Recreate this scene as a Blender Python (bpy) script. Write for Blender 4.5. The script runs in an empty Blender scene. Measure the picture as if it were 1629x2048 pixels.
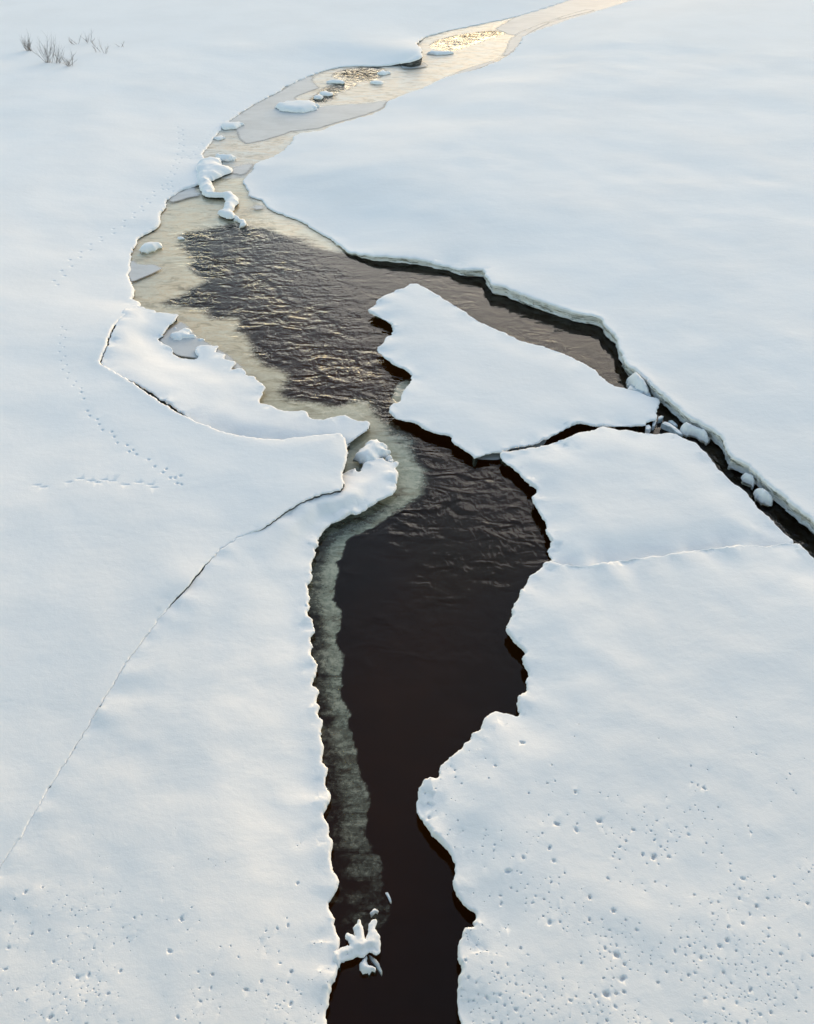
import bpy, math, random
import numpy as np
from mathutils import Vector, noise
from mathutils.kdtree import KDTree
from mathutils.geometry import delaunay_2d_cdt
R = math.radians
random.seed(7); RNG = np.random.RandomState(7)
SC = bpy.context.scene
COL = SC.collection

# ------------------------------------------------------------------ camera
CAM_H, TILT, FPX = 10.0, R(40.0), 1773.0          # metres above the water, tilt below horizontal, focal length in photo pixels
CX, CY = 814.5, 1024.0
cd = bpy.data.cameras.new('camera'); cam = bpy.data.objects.new('camera', cd); COL.objects.link(cam)
cam.location = (0, 0, CAM_H); cam.rotation_euler = (math.pi/2 - TILT, 0, 0)
cd.sensor_fit = 'VERTICAL'; cd.sensor_height = 24.0; cd.lens = 24.0*FPX/2048.0
cd.clip_start = 0.1; cd.clip_end = 6000
SC.camera = cam

# ------------------------------------------------------------------ sky, sun, exposure
SUN_EL, SUN_AZ = R(8), R(22)                     # azimuth from +Y (upstream) towards +X
w = bpy.data.worlds.new('World'); SC.world = w; w.use_nodes = True
nt = w.node_tree; nt.nodes.clear()
sky = nt.nodes.new('ShaderNodeTexSky'); sky.sky_type = 'NISHITA'; sky.sun_disc = False
sky.sun_elevation = SUN_EL; sky.sun_rotation = SUN_AZ
sky.air_density = 1.0; sky.dust_density = 1.3; sky.ozone_density = 0.5; sky.altitude = 100
bg = nt.nodes.new('ShaderNodeBackground'); bg.inputs['Strength'].default_value = 0.15
wo = nt.nodes.new('ShaderNodeOutputWorld')
nt.links.new(sky.outputs[0], bg.inputs[0]); nt.links.new(bg.outputs[0], wo.inputs[0])
sd = bpy.data.lights.new('sun', 'SUN'); sd.energy = 0.5; sd.angle = R(66); sd.color = (1.0, 0.88, 0.76)
sun = bpy.data.objects.new('sun', sd); COL.objects.link(sun)
to_sun = Vector((math.sin(SUN_AZ)*math.cos(SUN_EL), math.cos(SUN_AZ)*math.cos(SUN_EL), math.sin(SUN_EL)))
sun.rotation_euler = to_sun.to_track_quat('Z', 'Y').to_euler(); sun.location = to_sun*60
SC.view_settings.view_transform = 'Standard'; SC.view_settings.look = 'None'
SC.view_settings.exposure = 1.5; SC.view_settings.gamma = 1.0; SC.view_settings.use_curve_mapping = False

# ------------------------------------------------------------------ helpers
CT, ST = math.cos(TILT), math.sin(TILT)
def gp(px, py, z=0.0):
    """ground point (x, y) seen at a photo pixel for a surface at height z"""
    a = (px-CX)/FPX; b = (CY-py)/FPX
    dx, dy, dz = a, CT + ST*b, -ST + CT*b
    t = (z-CAM_H)/dz
    return (dx*t, dy*t)
class W(tuple): pass                                # a point already given in metres: W((x, y)) or W((x, y, h))

def fnoise(x, y, s, seed=0.0, octv=3):
    return noise.fractal(Vector((x*s+seed*13.1, y*s-seed*7.7, seed*3.3)), 1.0, 2.0, octv)

def outline(pts, h0, step=0.0026, jit=0.3, smooth=True, wiggle=0.010):
    """traced control points -> dense closed outline in metres: arrays xy (n,2), h (n)"""
    P = []
    for p in pts:
        h = p[2] if len(p) > 2 else h0
        x, y = (p[0], p[1]) if isinstance(p, W) else gp(p[0], p[1], h)
        P.append((x, y, h, isinstance(p, W), p[3] if len(p) > 3 else 9.0))
    n = len(P); out = []
    for i in range(n):
        p0, p1, p2, p3 = P[i-1], P[i], P[(i+1) % n], P[(i+2) % n]
        L = math.hypot(p2[0]-p1[0], p2[1]-p1[1])
        if L < 1e-5: continue
        straight = p1[3] or p2[3]
        dist = math.sqrt((p1[0]+p2[0])**2/4 + (p1[1]+p2[1])**2/4 + 100)
        sp = max(0.022, step*dist)
        k = max(1, int(math.ceil(L/sp)))
        if straight: k = max(1, min(k, int(L/0.7)+1))
        for j in range(k):
            t = j/k
            if straight or not smooth:
                x = p1[0]+(p2[0]-p1[0])*t; y = p1[1]+(p2[1]-p1[1])*t
            else:
                def cr(c):
                    # centripetal-ish: clamp tangents to the segment length
                    def tan(a, b, la):
                        return (b-a)*0.5
                    l0 = max(1e-4, math.hypot(p1[0]-p0[0], p1[1]-p0[1])); l2 = max(1e-4, math.hypot(p3[0]-p2[0], p3[1]-p2[1]))
                    m1 = ((p1[c]-p0[c])/l0 + (p2[c]-p1[c])/L)*0.5*min(L, 1.5*l0)
                    m2 = ((p3[c]-p2[c])/l2 + (p2[c]-p1[c])/L)*0.5*min(L, 1.5*l2)
                    t2, t3 = t*t, t*t*t
                    return (2*t3-3*t2+1)*p1[c]+(t3-2*t2+t)*m1*0.85+(-2*t3+3*t2)*p2[c]+(t3-t2)*m2*0.85
                x, y = cr(0), cr(1)
            h = p1[2]+(p2[2]-p1[2])*t
            if wiggle and not straight:
                s = wiggle*dist/16; q9 = 150/dist
                x += s*(noise.noise(Vector((x*q9, y*q9, 1.7)))+0.6*noise.noise(Vector((x*q9*2.7, y*q9*2.7, 4.7)))); y += s*(noise.noise(Vector((x*q9, y*q9, 9.2)))+0.6*noise.noise(Vector((x*q9*2.7, y*q9*2.7, 6.1))))
            out.append((x, y, h, min(p1[4], p2[4])))
    A = np.array(out)
    # orientation counter-clockwise
    x, y = A[:, 0], A[:, 1]
    if np.sum(x*np.roll(y, -1)-np.roll(x, -1)*y) < 0: A = A[::-1].copy()
    return A[:, :2].copy(), A[:, 2:].copy()

def inside(P, poly):
    """vectorised point in polygon"""
    x, y = P[:, 0], P[:, 1]; c = np.zeros(len(P), bool)
    xa, ya = poly[:, 0], poly[:, 1]; xb, yb = np.roll(xa, -1), np.roll(ya, -1)
    for i in range(len(poly)):
        if ya[i] == yb[i]: continue
        m = (ya[i] > y) != (yb[i] > y)
        if m.any():
            c[m] ^= x[m] < (xb[i]-xa[i])*(y[m]-ya[i])/(yb[i]-ya[i])+xa[i]
    return c

def near(P, poly):
    """distance to the outline and index of its nearest vertex"""
    n = len(poly); kd = KDTree(n)
    for i, p in enumerate(poly): kd.insert((p[0], p[1], 0), i)
    kd.balance()
    ix = np.fromiter((kd.find((p[0], p[1], 0))[1] for p in P), int, len(P))
    best = np.full(len(P), 1e9)
    for a, b in ((ix, (ix+1) % n), ((ix-1) % n, ix)):
        A = poly[a]; AB = poly[b]-A; t = np.clip(((P-A)*AB).sum(1)/np.maximum((AB**2).sum(1), 1e-12), 0, 1)
        best = np.minimum(best, np.linalg.norm(P-A-t[:, None]*AB, axis=1))
    return best, ix

def sstep(a, b, x):
    t = np.clip((x-a)/(b-a), 0, 1); return t*t*(3-2*t)

def link(name, verts, faces, mat, parent=None, smooth=True, attrs=None):
    me = bpy.data.meshes.new(name)
    me.from_pydata([tuple(map(float, v)) for v in verts], [], faces); me.update()
    if smooth: me.polygons.foreach_set('use_smooth', [True]*len(me.polygons))
    for k, v in (attrs or {}).items():
        a = me.attributes.new(k, 'FLOAT', 'POINT'); a.data.foreach_set('value', np.asarray(v, float))
    if mat: me.materials.append(mat)
    o = bpy.data.objects.new(name, me); COL.objects.link(o)
    if parent: o.parent = parent
    return o
def tag(o, label=None, cat=None, group=None, kind=None):
    for k, v in (('label', label), ('category', cat), ('group', group), ('kind', kind)):
        if v: o[k] = v
    return o
def empty(name, x, y, z=0):
    e = bpy.data.objects.new(name, None); COL.objects.link(e); e.location = (x, y, z); e.empty_display_size = 0.2
    return e

def triangulate(pts, nb):
    """constrained triangulation; the first nb points are the closed outline"""
    vs = [Vector((float(p[0]), float(p[1]))) for p in pts]
    edges = [(i, (i+1) % nb) for i in range(nb)]
    V, E, F, ov, oe, of = delaunay_2d_cdt(vs, edges, [list(range(nb))], 1, 1e-5)
    return V, F, ov

def grid_points(xy, spacing):
    """jittered points inside the outline, spacing(dist) in metres, graded with distance from the origin"""
    lo, hi = xy.min(0), xy.max(0); out = []
    bands = [(0, 9), (9, 14), (14, 20), (20, 30), (30, 46), (46, 70), (70, 400)]
    for a, b in bands:
        s = spacing((a+min(b, 90))/2)
        x0, x1 = max(lo[0], -b), min(hi[0], b); y0, y1 = max(lo[1], -b), min(hi[1], b)
        if x1 <= x0 or y1 <= y0: continue
        gx, gy = np.meshgrid(np.arange(x0, x1, s), np.arange(y0, y1, s*0.9))
        gx = gx + (np.arange(gx.shape[0]) % 2)[:, None]*s*0.5
        P = np.stack([gx.ravel(), gy.ravel()], 1) + RNG.uniform(-0.22, 0.22, (gx.size, 2))*s
        r = np.hypot(P[:, 0], P[:, 1]); P = P[(r >= a) & (r < b)]
        if len(P): out.append(P)
    P = np.concatenate(out) if out else np.zeros((0, 2))
    return P[inside(P, xy)] if len(P) else P

def slab(name, pts, h0, mats, h_in=None, D=1.0, lip=0.06, undercut=0.2, base=-0.35, relief=0.03, relief_s=0.6, lobes=0.0, lobe_len=0.35,
         lobe_s=4.0, spacing=lambda d: max(0.09, 0.011*d), feats=None, parent=None, step=0.0019, wiggle=0.028, wall=True, tilt=None, wallprof=None, bulge=0.0, seed=1.0, smooth=True, skirt=True):
    """A snow-covered sheet of ice: domed snow top with a rounded lip, and an ice wall under it.
    feats: list of (x, y, rx, ry, ang, depth) dents. Returns (snow object, wall object, outline, heights)"""
    msnow, mwall = mats
    xy, hl = outline(pts, h0, step=step, wiggle=wiggle, smooth=smooth); h = hl[:, 0]; lipmax = hl[:, 1]
    if h_in is None: h_in = h0
    nb = len(xy)
    nrm = np.roll(xy, -1, 0)-np.roll(xy, 1, 0); nrm = np.stack([-nrm[:, 1], nrm[:, 0]], 1)
    nrm /= np.maximum(np.linalg.norm(nrm, axis=1), 1e-9)[:, None]         # points inwards
    arc = np.concatenate([[0], np.cumsum(np.linalg.norm(np.diff(xy, axis=0), axis=1))])
    lipv = np.minimum(np.minimum(lip, lipmax), np.maximum(h, 0.02)*0.75)
    rings = []
    for f in (0.06, 0.22, 0.5, 0.85, 1.3, 2.2, 4.0):
        q = xy+nrm*(lipv*f)[:, None]
        if f > 1: q = q[::2]
        m = inside(q, xy); q = q[m]
        if not len(q): continue
        tgt = (lipv[::2] if f > 1 else lipv)[m]*f
        d, _ = near(q, xy); rings.append(q[d > 0.8*tgt])
    G = grid_points(xy, spacing)
    if len(G):
        d, _ = near(G, xy); G = G[d > lip*0.9]
    fx = []; fz = []
    if feats:
        FA = np.array([(f[0], f[1]) for f in feats]); ok = inside(FA, xy)
        dF, _ = near(FA, xy)
        keep = []
        for i, f in enumerate(feats):
            if ok[i] and dF[i] > 1.6*max(f[2], f[3])+0.02: keep.append(f)
        for (x, y, rx, ry, ang, dep) in keep:
            ca, sa = math.cos(ang), math.sin(ang)
            fx.append((x, y)); fz.append(-dep)
            for kk, fr, dz in ((6, 0.55, -0.9), (8, 0.9, -0.22), (8, 1.2, 0.05), (8, 1.7, 0.0)):
                for q in range(kk):
                    t = 2*math.pi*q/kk+fr; r = fr*random.uniform(0.88, 1.12)
                    u, v = rx*r*math.cos(t), ry*r*math.sin(t)
                    fx.append((x+u*ca-v*sa, y+u*sa+v*ca)); fz.append(dep*dz)
        if keep:
            K = np.array([(f[0], f[1], max(f[2], f[3])*1.75) for f in keep])
            def clear(Q):
                m = np.ones(len(Q), bool)
                for s in range(0, len(Q), 4000):
                    q = Q[s:s+4000]; D2 = (q[:, None, 0]-K[None, :, 0])**2+(q[:, None, 1]-K[None, :, 1])**2
                    m[s:s+4000] = (D2 > K[None, :, 2]**2).all(1)
                return Q[m]
            G = clear(G); rings = [clear(q) for q in rings]
    parts = [xy]+rings+([G] if len(G) else [])
    P = np.concatenate(parts); off = np.zeros(len(P))
    if fx:
        P = np.concatenate([P, np.array(fx)]); off = np.concatenate([off, np.array(fz)])
    d, ix = near(P, xy); d[:nb] = 0; ix[:nb] = np.arange(nb)
    # smoothed edge height so that inner points do not inherit steps
    k = 9; hs = np.convolve(np.concatenate([h[-k:], h, h[:k]]), np.ones(2*k+1)/(2*k+1), 'same')[k:-k] if nb > 2*k else h
    e = lipv[ix]; tt = np.clip(d/np.maximum(e, 1e-4), 0, 1)
    st = max(1, nb//260); sub = xy[::st]; hsub = hs[::st]
    wgt = np.maximum(np.linalg.norm(np.roll(sub, -1, 0)-sub, axis=1), 1e-3); hi = np.empty(len(P))
    for s_ in range(0, len(P), 20000):
        q = P[s_:s_+20000]; Wt = wgt[None]/(((q[:, None]-sub[None])**2).sum(2)+0.02)**1.5
        hi[s_:s_+20000] = (Wt*hsub[None]).sum(1)/Wt.sum(1)
    he = hs[ix]+(hi-hs[ix])*sstep(0.05, 0.6, d)
    z = he+(h_in-he)*sstep(0, D, d) - e*(1-np.sqrt(np.clip(1-(1-tt)**2, 0, 1)))
    fade = sstep(0.0, 0.25, d)
    for i in range(len(P)):
        x, y = P[i]
        z[i] += relief*(fnoise(x, y, relief_s, seed)*0.75+0.25*fnoise(x, y, relief_s*4, seed+5))*(0.25+0.75*fade[i])
        if lobes:
            s = arc[ix[i]]
            z[i] += lobes*noise.noise(Vector((s*lobe_s, d[i]*0.8, seed)))*math.exp(-d[i]/lobe_len)*min(1, d[i]/0.03)
        if bulge: z[i] += bulge*(1-math.exp(-d[i]/0.10))
    z += off
    if tilt is not None: z += tilt[0]*(P[:, 0]-tilt[2])+tilt[1]*(P[:, 1]-tilt[3])
    V, F, ov = triangulate(P, nb)
    verts = []
    for i, v in enumerate(V):
        o = ov[i]
        zz = z[o[0]] if len(o) else (z[near(np.array([[v.x, v.y]]), P[:nb])[1][0]])
        verts.append((v.x, v.y, zz))
    faces = [f for f in F if len(f) >= 3]
    # faces up
    up = []
    for f in faces:
        a, b, c = verts[f[0]], verts[f[1]], verts[f[2]]
        up.append(f if (b[0]-a[0])*(c[1]-a[1])-(b[1]-a[1])*(c[0]-a[0]) > 0 else f[::-1])
    top = link(name, verts, up, msnow, parent)
    wl = None
    if wall:
        zb = z[:nb]
        prof = (wallprof or [(0.0, 0.0), (0.25, 0.30), (0.7, 0.65), (1.0, 1.0), (1.0, None)])+([(1.0, 'skirt')] if skirt else [])
        vv = []
        def room(dist):          # how far each edge vertex can move inwards without leaving the slab
            g = np.zeros(nb)
            for k_ in (0.25, 0.5, 0.75, 1.0):
                q_ = xy+nrm*(dist*k_); okk = inside(q_, xy)
                if okk.any():
                    d_, _ = near(q_, xy); okk &= d_ > 0.55*dist*k_
                g = np.where(okk & (g >= (k_-0.25)*dist-1e-6), dist*k_, g)
            return np.minimum(np.minimum(g, np.roll(g, 1)), np.roll(g, -1))
        g_in = room(undercut*max(u for u, _ in prof)); g_sk = room(undercut+0.35) if skirt else g_in
        for r, (u, f) in enumerate(prof):
            for i in range(nb):
                zz = (-0.02 if f is None else zb[i]+(0.0-zb[i])*f) if f != 'skirt' else -0.05
                jit = 0 if r == 0 else 0.03*noise.noise(Vector((arc[i]*3, r*3.1, seed)))
                q = xy[i]+nrm[i]*(max(g_sk[i], g_in[i]) if f == 'skirt' else min(undercut*u, g_in[i])+(0.004 if r == 0 else min(jit, g_in[i])))
                vv.append((q[0], q[1], zz-(0.002 if r == 0 else 0)))
        ff = []
        for r in range(len(prof)-1):
            for i in range(nb):
                j = (i+1) % nb
                ff.append((r*nb+i, (r+1)*nb+i, (r+1)*nb+j, r*nb+j))
        wl = link('ice_edge', vv, ff, mwall, parent if parent else top)
    return top, wl, xy, h

# ------------------------------------------------------------------ materials
def mat(name):
    m = bpy.data.materials.new(name); m.use_nodes = True
    t = m.node_tree; t.nodes.clear()
    return m, t, lambda kind, **kw: _node(t, kind, **kw)
def _node(t, kind, **kw):
    n = t.nodes.new('ShaderNode'+kind)
    for k, v in kw.items():
        if k.startswith('i_'): n.inputs[k[2:].replace('_', ' ')].default_value = v
        else: setattr(n, k, v)
    return n
def math_n(t, op, a, b=None, c=None):
    n = t.nodes.new('ShaderNodeMath'); n.operation = op
    for i, v in enumerate((a, b, c)):
        if v is None: continue
        if isinstance(v, (int, float)): n.inputs[i].default_value = v
        else: t.links.new(v, n.inputs[i])
    return n.outputs[0]
def mix_col(t, f, a, b):
    n = t.nodes.new('ShaderNodeMix'); n.data_type = 'RGBA'
    for i, v in ((0, f), (6, a), (7, b)):
        if isinstance(v, (tuple, list)): n.inputs[i].default_value = (*v, 1) if len(v) == 3 else v
        elif isinstance(v, (int, float)): n.inputs[i].default_value = v
        else: t.links.new(v, n.inputs[i])
    return n.outputs[2]
def coords(t, scale=(1, 1, 1), rot=(0, 0, 0)):
    g = t.nodes.new('ShaderNodeNewGeometry'); m = t.nodes.new('ShaderNodeMapping')
    m.inputs['Scale'].default_value = scale; m.inputs['Rotation'].default_value = rot
    t.links.new(g.outputs['Position'], m.inputs[0]); return m.outputs[0]
def tex(t, co, scale, detail=4, rough=0.5, dist=0.0):
    n = t.nodes.new('ShaderNodeTexNoise'); n.inputs['Scale'].default_value = scale; n.inputs['Detail'].default_value = detail
    n.inputs['Roughness'].default_value = rough; n.inputs['Distortion'].default_value = dist
    t.links.new(co, n.inputs['Vector']); return n.outputs['Fac']
def bump(t, h, strength, dist, prev=None):
    b = t.nodes.new('ShaderNodeBump'); b.inputs['Distance'].default_value = dist
    if isinstance(strength, (int, float)): b.inputs['Strength'].default_value = strength
    else: t.links.new(strength, b.inputs['Strength'])
    t.links.new(h, b.inputs['Height'])
    if prev is not None: t.links.new(prev, b.inputs['Normal'])
    return b.outputs['Normal']
def ramp(t, f, a, b):
    n = t.nodes.new('ShaderNodeMapRange'); n.inputs[1].default_value = a; n.inputs[2].default_value = b
    n.interpolation_type = 'SMOOTHSTEP'; t.links.new(f, n.inputs[0]); return n.outputs[0]

def make_snow(name, col=(0.875, 0.87, 0.86), ripple=1.0):
    m, t, N = mat(name)
    co = coords(t); cr = coords(t, (0.8, 1.35, 1), (0, 0, R(-20)))
    b = bump(t, tex(t, cr, 1.3, 6, 0.6, 0.2), 0.17*ripple, 0.07)
    b = bump(t, tex(t, co, 9, 4, 0.6), 0.30, 0.010, b)
    b = bump(t, tex(t, co, 55, 3, 0.6), 0.35, 0.004, b)
    p = N('BsdfPrincipled'); o = N('OutputMaterial')
    v = tex(t, co, 0.35, 4, 0.6)
    t.links.new(mix_col(t, ramp(t, v, 0.35, 0.7), col, tuple(c*0.965 for c in col)), p.inputs['Base Color'])
    p.inputs['Roughness'].default_value = 0.9; p.inputs['Specular IOR Level'].default_value = 0.03
    t.links.new(b, p.inputs['Normal']); t.links.new(p.outputs[0], o.inputs[0])
    return m
M_SNOW = make_snow('snow')

def make_wall(name, c_dark, c_light, lo, hi, rough=0.25):
    m, t, N = mat(name)
    co = coords(t); cs = coords(t, (1.3, 1.3, 9.0))
    f = ramp(t, tex(t, cs, 2.2, 6, 0.62, 0.4), lo, hi)
    p = N('BsdfPrincipled'); o = N('OutputMaterial')
    t.links.new(mix_col(t, f, c_dark, c_light), p.inputs['Base Color'])
    p.inputs['Roughness'].default_value = rough
    t.links.new(bump(t, tex(t, cs, 6, 5, 0.6), 0.6, 0.03), p.inputs['Normal']); t.links.new(p.outputs[0], o.inputs[0])
    return m
M_WALL = make_wall('shaded_clear_ice', (0.035, 0.036, 0.028), (0.16, 0.165, 0.13), 0.45, 0.75)  # clear ice, darkened in colour to carry the shade under the lips
M_STRATA = make_wall('layered_ice', (0.24, 0.245, 0.21), (0.86, 0.87, 0.86), 0.34, 0.54, 0.5)
M_SLOT = make_wall('crack_ice', (0.03, 0.032, 0.03), (0.5, 0.5, 0.48), 0.50, 0.80, 0.6)

# river water: thin mirror-like surface over peat-brown water
def make_water():
    m, t, N = mat('peat_water')
    a = N('Attribute', attribute_name='chop'); chop = a.outputs['Fac']
    c1 = coords(t, (0.75, 1.25, 1), (0, 0, R(25))); c2 = coords(t, (1.5, 0.8, 1), (0, 0, R(-35)))
    n1 = tex(t, c1, 2.6, 1.5, 0.5, 0.9); n2 = tex(t, c2, 7.0, 1.5, 0.5, 0.7); n3 = tex(t, coords(t), 0.8, 3, 0.5, 0.5)
    h = math_n(t, 'ADD', n1, math_n(t, 'MULTIPLY', n2, 0.40))
    gust = ramp(t, n3, 0.35, 0.65)
    st = math_n(t, 'MULTIPLY', chop, math_n(t, 'ADD', 0.45, math_n(t, 'MULTIPLY', gust, 0.75)))
    nb = bump(t, h, st, 0.07)
    fr = N('Fresnel'); fr.inputs['IOR'].default_value = 1.333; t.links.new(nb, fr.inputs['Normal'])
    geo = N('NewGeometry'); fr_out = math_n(t, 'MULTIPLY', fr.outputs[0], math_n(t, 'SUBTRACT', 1.0, geo.outputs['Backfacing']))
    tr = N('BsdfTransparent'); tr.inputs[0].default_value = (0.95, 0.91, 0.82, 1)
    gl = N('BsdfGlossy'); gl.inputs['Roughness'].default_value = 0.03; t.links.new(nb, gl.inputs['Normal'])
    mx = N('MixShader'); o = N('OutputMaterial')
    t.links.new(fr_out, mx.inputs[0]); t.links.new(tr.outputs[0], mx.inputs[1]); t.links.new(gl.outputs[0], mx.inputs[2])
    t.links.new(mx.outputs[0], o.inputs[0])
    return m
M_WATER = make_water()

def make_bed():
    m, t, N = mat('dark_riverbed'); p = N('BsdfPrincipled'); o = N('OutputMaterial')
    t.links.new(mix_col(t, tex(t, coords(t), 1.5, 5), (0.026, 0.009, 0.0010), (0.044, 0.015, 0.0022)), p.inputs['Base Color'])
    p.inputs['Roughness'].default_value = 0.9; p.inputs['Specular IOR Level'].default_value = 0
    t.links.new(p.outputs[0], o.inputs[0]); return m
M_BED = make_bed()

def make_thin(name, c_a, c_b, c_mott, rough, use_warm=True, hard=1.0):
    """ice in or under the water: dense where thick, clear where thin and in the painted shade beside a lip (attribute 'dens'), peat-stained by 'warm'"""
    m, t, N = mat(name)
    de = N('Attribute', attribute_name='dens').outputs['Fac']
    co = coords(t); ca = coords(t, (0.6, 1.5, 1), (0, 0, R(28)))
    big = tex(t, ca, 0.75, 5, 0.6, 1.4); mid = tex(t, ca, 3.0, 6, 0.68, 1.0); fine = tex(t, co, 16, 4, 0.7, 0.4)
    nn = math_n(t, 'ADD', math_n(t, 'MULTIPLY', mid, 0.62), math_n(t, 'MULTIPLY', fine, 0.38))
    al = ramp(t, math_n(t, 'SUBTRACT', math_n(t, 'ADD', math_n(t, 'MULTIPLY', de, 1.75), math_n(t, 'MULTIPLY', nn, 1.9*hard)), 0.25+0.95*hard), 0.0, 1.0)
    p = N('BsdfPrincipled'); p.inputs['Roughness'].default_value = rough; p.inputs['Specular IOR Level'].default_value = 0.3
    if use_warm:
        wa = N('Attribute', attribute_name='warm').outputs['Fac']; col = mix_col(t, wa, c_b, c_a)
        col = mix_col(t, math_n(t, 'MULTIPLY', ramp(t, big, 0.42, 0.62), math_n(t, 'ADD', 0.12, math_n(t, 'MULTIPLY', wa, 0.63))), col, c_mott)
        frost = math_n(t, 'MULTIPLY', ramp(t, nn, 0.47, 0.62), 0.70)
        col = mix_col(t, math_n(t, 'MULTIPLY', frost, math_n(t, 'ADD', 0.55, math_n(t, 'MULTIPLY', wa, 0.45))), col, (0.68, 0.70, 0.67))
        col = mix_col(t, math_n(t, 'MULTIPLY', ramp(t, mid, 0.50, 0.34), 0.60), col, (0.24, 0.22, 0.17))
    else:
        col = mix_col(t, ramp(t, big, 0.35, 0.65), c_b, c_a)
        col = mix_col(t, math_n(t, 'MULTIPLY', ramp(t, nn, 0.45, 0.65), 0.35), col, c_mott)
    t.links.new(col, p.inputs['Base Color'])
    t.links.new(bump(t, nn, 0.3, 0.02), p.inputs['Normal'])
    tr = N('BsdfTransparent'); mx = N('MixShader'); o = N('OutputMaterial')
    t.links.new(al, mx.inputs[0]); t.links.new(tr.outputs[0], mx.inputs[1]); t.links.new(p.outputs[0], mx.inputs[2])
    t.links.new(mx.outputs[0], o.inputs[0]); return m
M_SUB = make_thin('submerged_ice', (0.66, 0.555, 0.44), (0.28, 0.36, 0.345), (0.55, 0.54, 0.50), 0.5)
M_GREY = make_thin('grey_slush_ice', (0.58, 0.575, 0.565), (0.51, 0.505, 0.495), (0.66, 0.66, 0.66), 0.6, False, 0.55)

def make_plain(name, col, rough=0.8):
    m, t, N = mat(name); p = N('BsdfPrincipled'); o = N('OutputMaterial')
    t.links.new(mix_col(t, tex(t, coords(t), 6, 4), tuple(c*0.75 for c in col), tuple(c*1.2 for c in col)), p.inputs['Base Color'])
    p.inputs['Roughness'].default_value = rough; t.links.new(p.outputs[0], o.inputs[0]); return m
M_TWIG = make_plain('twig_bark', (0.075, 0.058, 0.048)); M_CONC = make_plain('concrete', (0.22, 0.21, 0.20))
def make_clear():
    m, t, N = mat('blue_grey_ice'); p = N('BsdfPrincipled'); o = N('OutputMaterial')
    t.links.new(mix_col(t, ramp(t, tex(t, coords(t), 8, 4), 0.35, 0.65), (0.40, 0.47, 0.50), (0.66, 0.72, 0.75)), p.inputs['Base Color'])
    p.inputs['Roughness'].default_value = 0.22; t.links.new(p.outputs[0], o.inputs[0]); return m
M_CLEAR = make_clear()
SW = (M_SNOW, M_WALL)

# ------------------------------------------------------------------ traced shorelines (photo pixels on the surface they bound)
SHELF = [(377,467),(371,485),(391,507),(395,522),(393,537),(421,557),(380,581),(342,599),(358,607),(399,607),(439,632),(491,629),(495,643),(489,657),
 (513,688),(528,717),(548,731),(585,746),(578,771),(589,790),(659,794),(711,793),(745,795),(759,811),(779,828),(803,855),(830,875),(843,895),(850,919),
 (857,942),(863,963),(857,979),(816,1006),(749,1047),(701,1067),(690,1084),(685,1102),(677,1114),(679,1137),(672,1151),(671,1192),(681,1208),(685,1227),
 (673,1262),(673,1276),(687,1293),(691,1313),(685,1336),(689,1356),(687,1381),(699,1406),(699,1428),(714,1468),(719,1513),(730,1547),(740,1581),(736,1627),
 (744,1672),(764,1712),(767,1763),(784,1797),(778,1825),(764,1848),(750,1900),(742,1960),(730,2300)]
OPEN_MAIN = SHELF + [(1500,2500),(2400,2300),(2300,1200),(1700,930),(1300,660),(1000,500),(800,490),(727,509),(690,509),(635,496),(581,477),(544,467),(507,458),(480,454),(461,449),(434,457),(397,463)]
OPEN_UP = [
 [(677,152),(690,143),(720,138),(757,138),(760,143),(748,157),(735,160),(708,163),(700,172),(675,182),(664,182),(660,190),(648,201),(630,203),(640,194),(660,178),(685,167),(690,160)],
 [(872,95),(880,84),(905,76),(935,70),(985,64),(1000,66),(960,80),(925,92),(905,100),(890,99)],
 
]
B_GREY = [
 [(985,58),(1040,26),(1130,-4),(1260,-42),(1325,-16),(1205,24),(1115,52),(1055,72),(1012,70),(1000,64)],
 [(760,128),(700,128),(632,143),(588,160),(555,180),(519,198),(478,222),(446,246),(462,262),(470,280),(490,291),(530,284),(575,271),(590,265),(643,259),(669,251),(746,229),(775,217),(785,205),(846,180),(893,158),(956,142),(1008,121),(1045,95),(1060,72),(1110,45),(1200,20),(1170,18),(1080,45),(1030,66),(1012,80),(1004,98),(989,115),(912,141),(846,171),(798,190),(746,202),(690,206),(650,208),(632,208),(600,196),(628,184),(648,176),(640,167),(634,157),(655,145),(700,135),(740,132)],
 [(452,336),(475,328),(500,322),(520,322),(512,340),(492,362),(504,385),(536,408),(556,424),(585,437),(545,424),(515,424),(490,434),(478,428),(472,418),(492,412),(501,408),(487,396),(480,375),(478,357),(455,350),(436,352)],
 [(335,390),(395,366),(412,384),(452,388),(449,414),(441,419),(439,401),(427,396),(395,397),(365,405),(333,414),(318,420)],
 [(250,552),(256,520),(274,512),(280,525),(314,527),(331,537),(310,549),(277,563),(262,570)],
 [(312,680),(338,652),(362,640),(388,654),(404,672),(435,690),(470,712),(500,745),(455,738),(400,722),(350,714)],
 [(798,130),(842,112),(848,122),(860,132),(830,138),(805,138)],
]
L0_RIVER = [(1250,-35,.04),(1130,2,.04),(1040,30,.04),(960,48,.04),(900,60,.04),(848,74,.08),(835,87,.25),(844,97,.42),(842,113,.42),(820,119,.36),(798,127,.12),(757,131,.06),(720,131,.05),(676,134,.05),(632,146,.05),
 (588,164,.05),(555,183,.05),(519,202,.05),(482,224,.05),(456,243,.06),(438,261,.06),(419,287,.06),(405,309,.07),(418,322,.10),(408,340,.12),(400,362,.12),(385,371,.10),(366,377,.08),(336,397,.07),(329,415,.08),(320,426,.1),(321,441,.1),
 (307,457,.08),(279,472,.07),(273,485,.06),(263,507,.06),(259,540,.07),(255,548,.07),(263,566,.08),(268,577,.09),(266,596,.1),(279,603,.12),(279,612,.14)]
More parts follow.
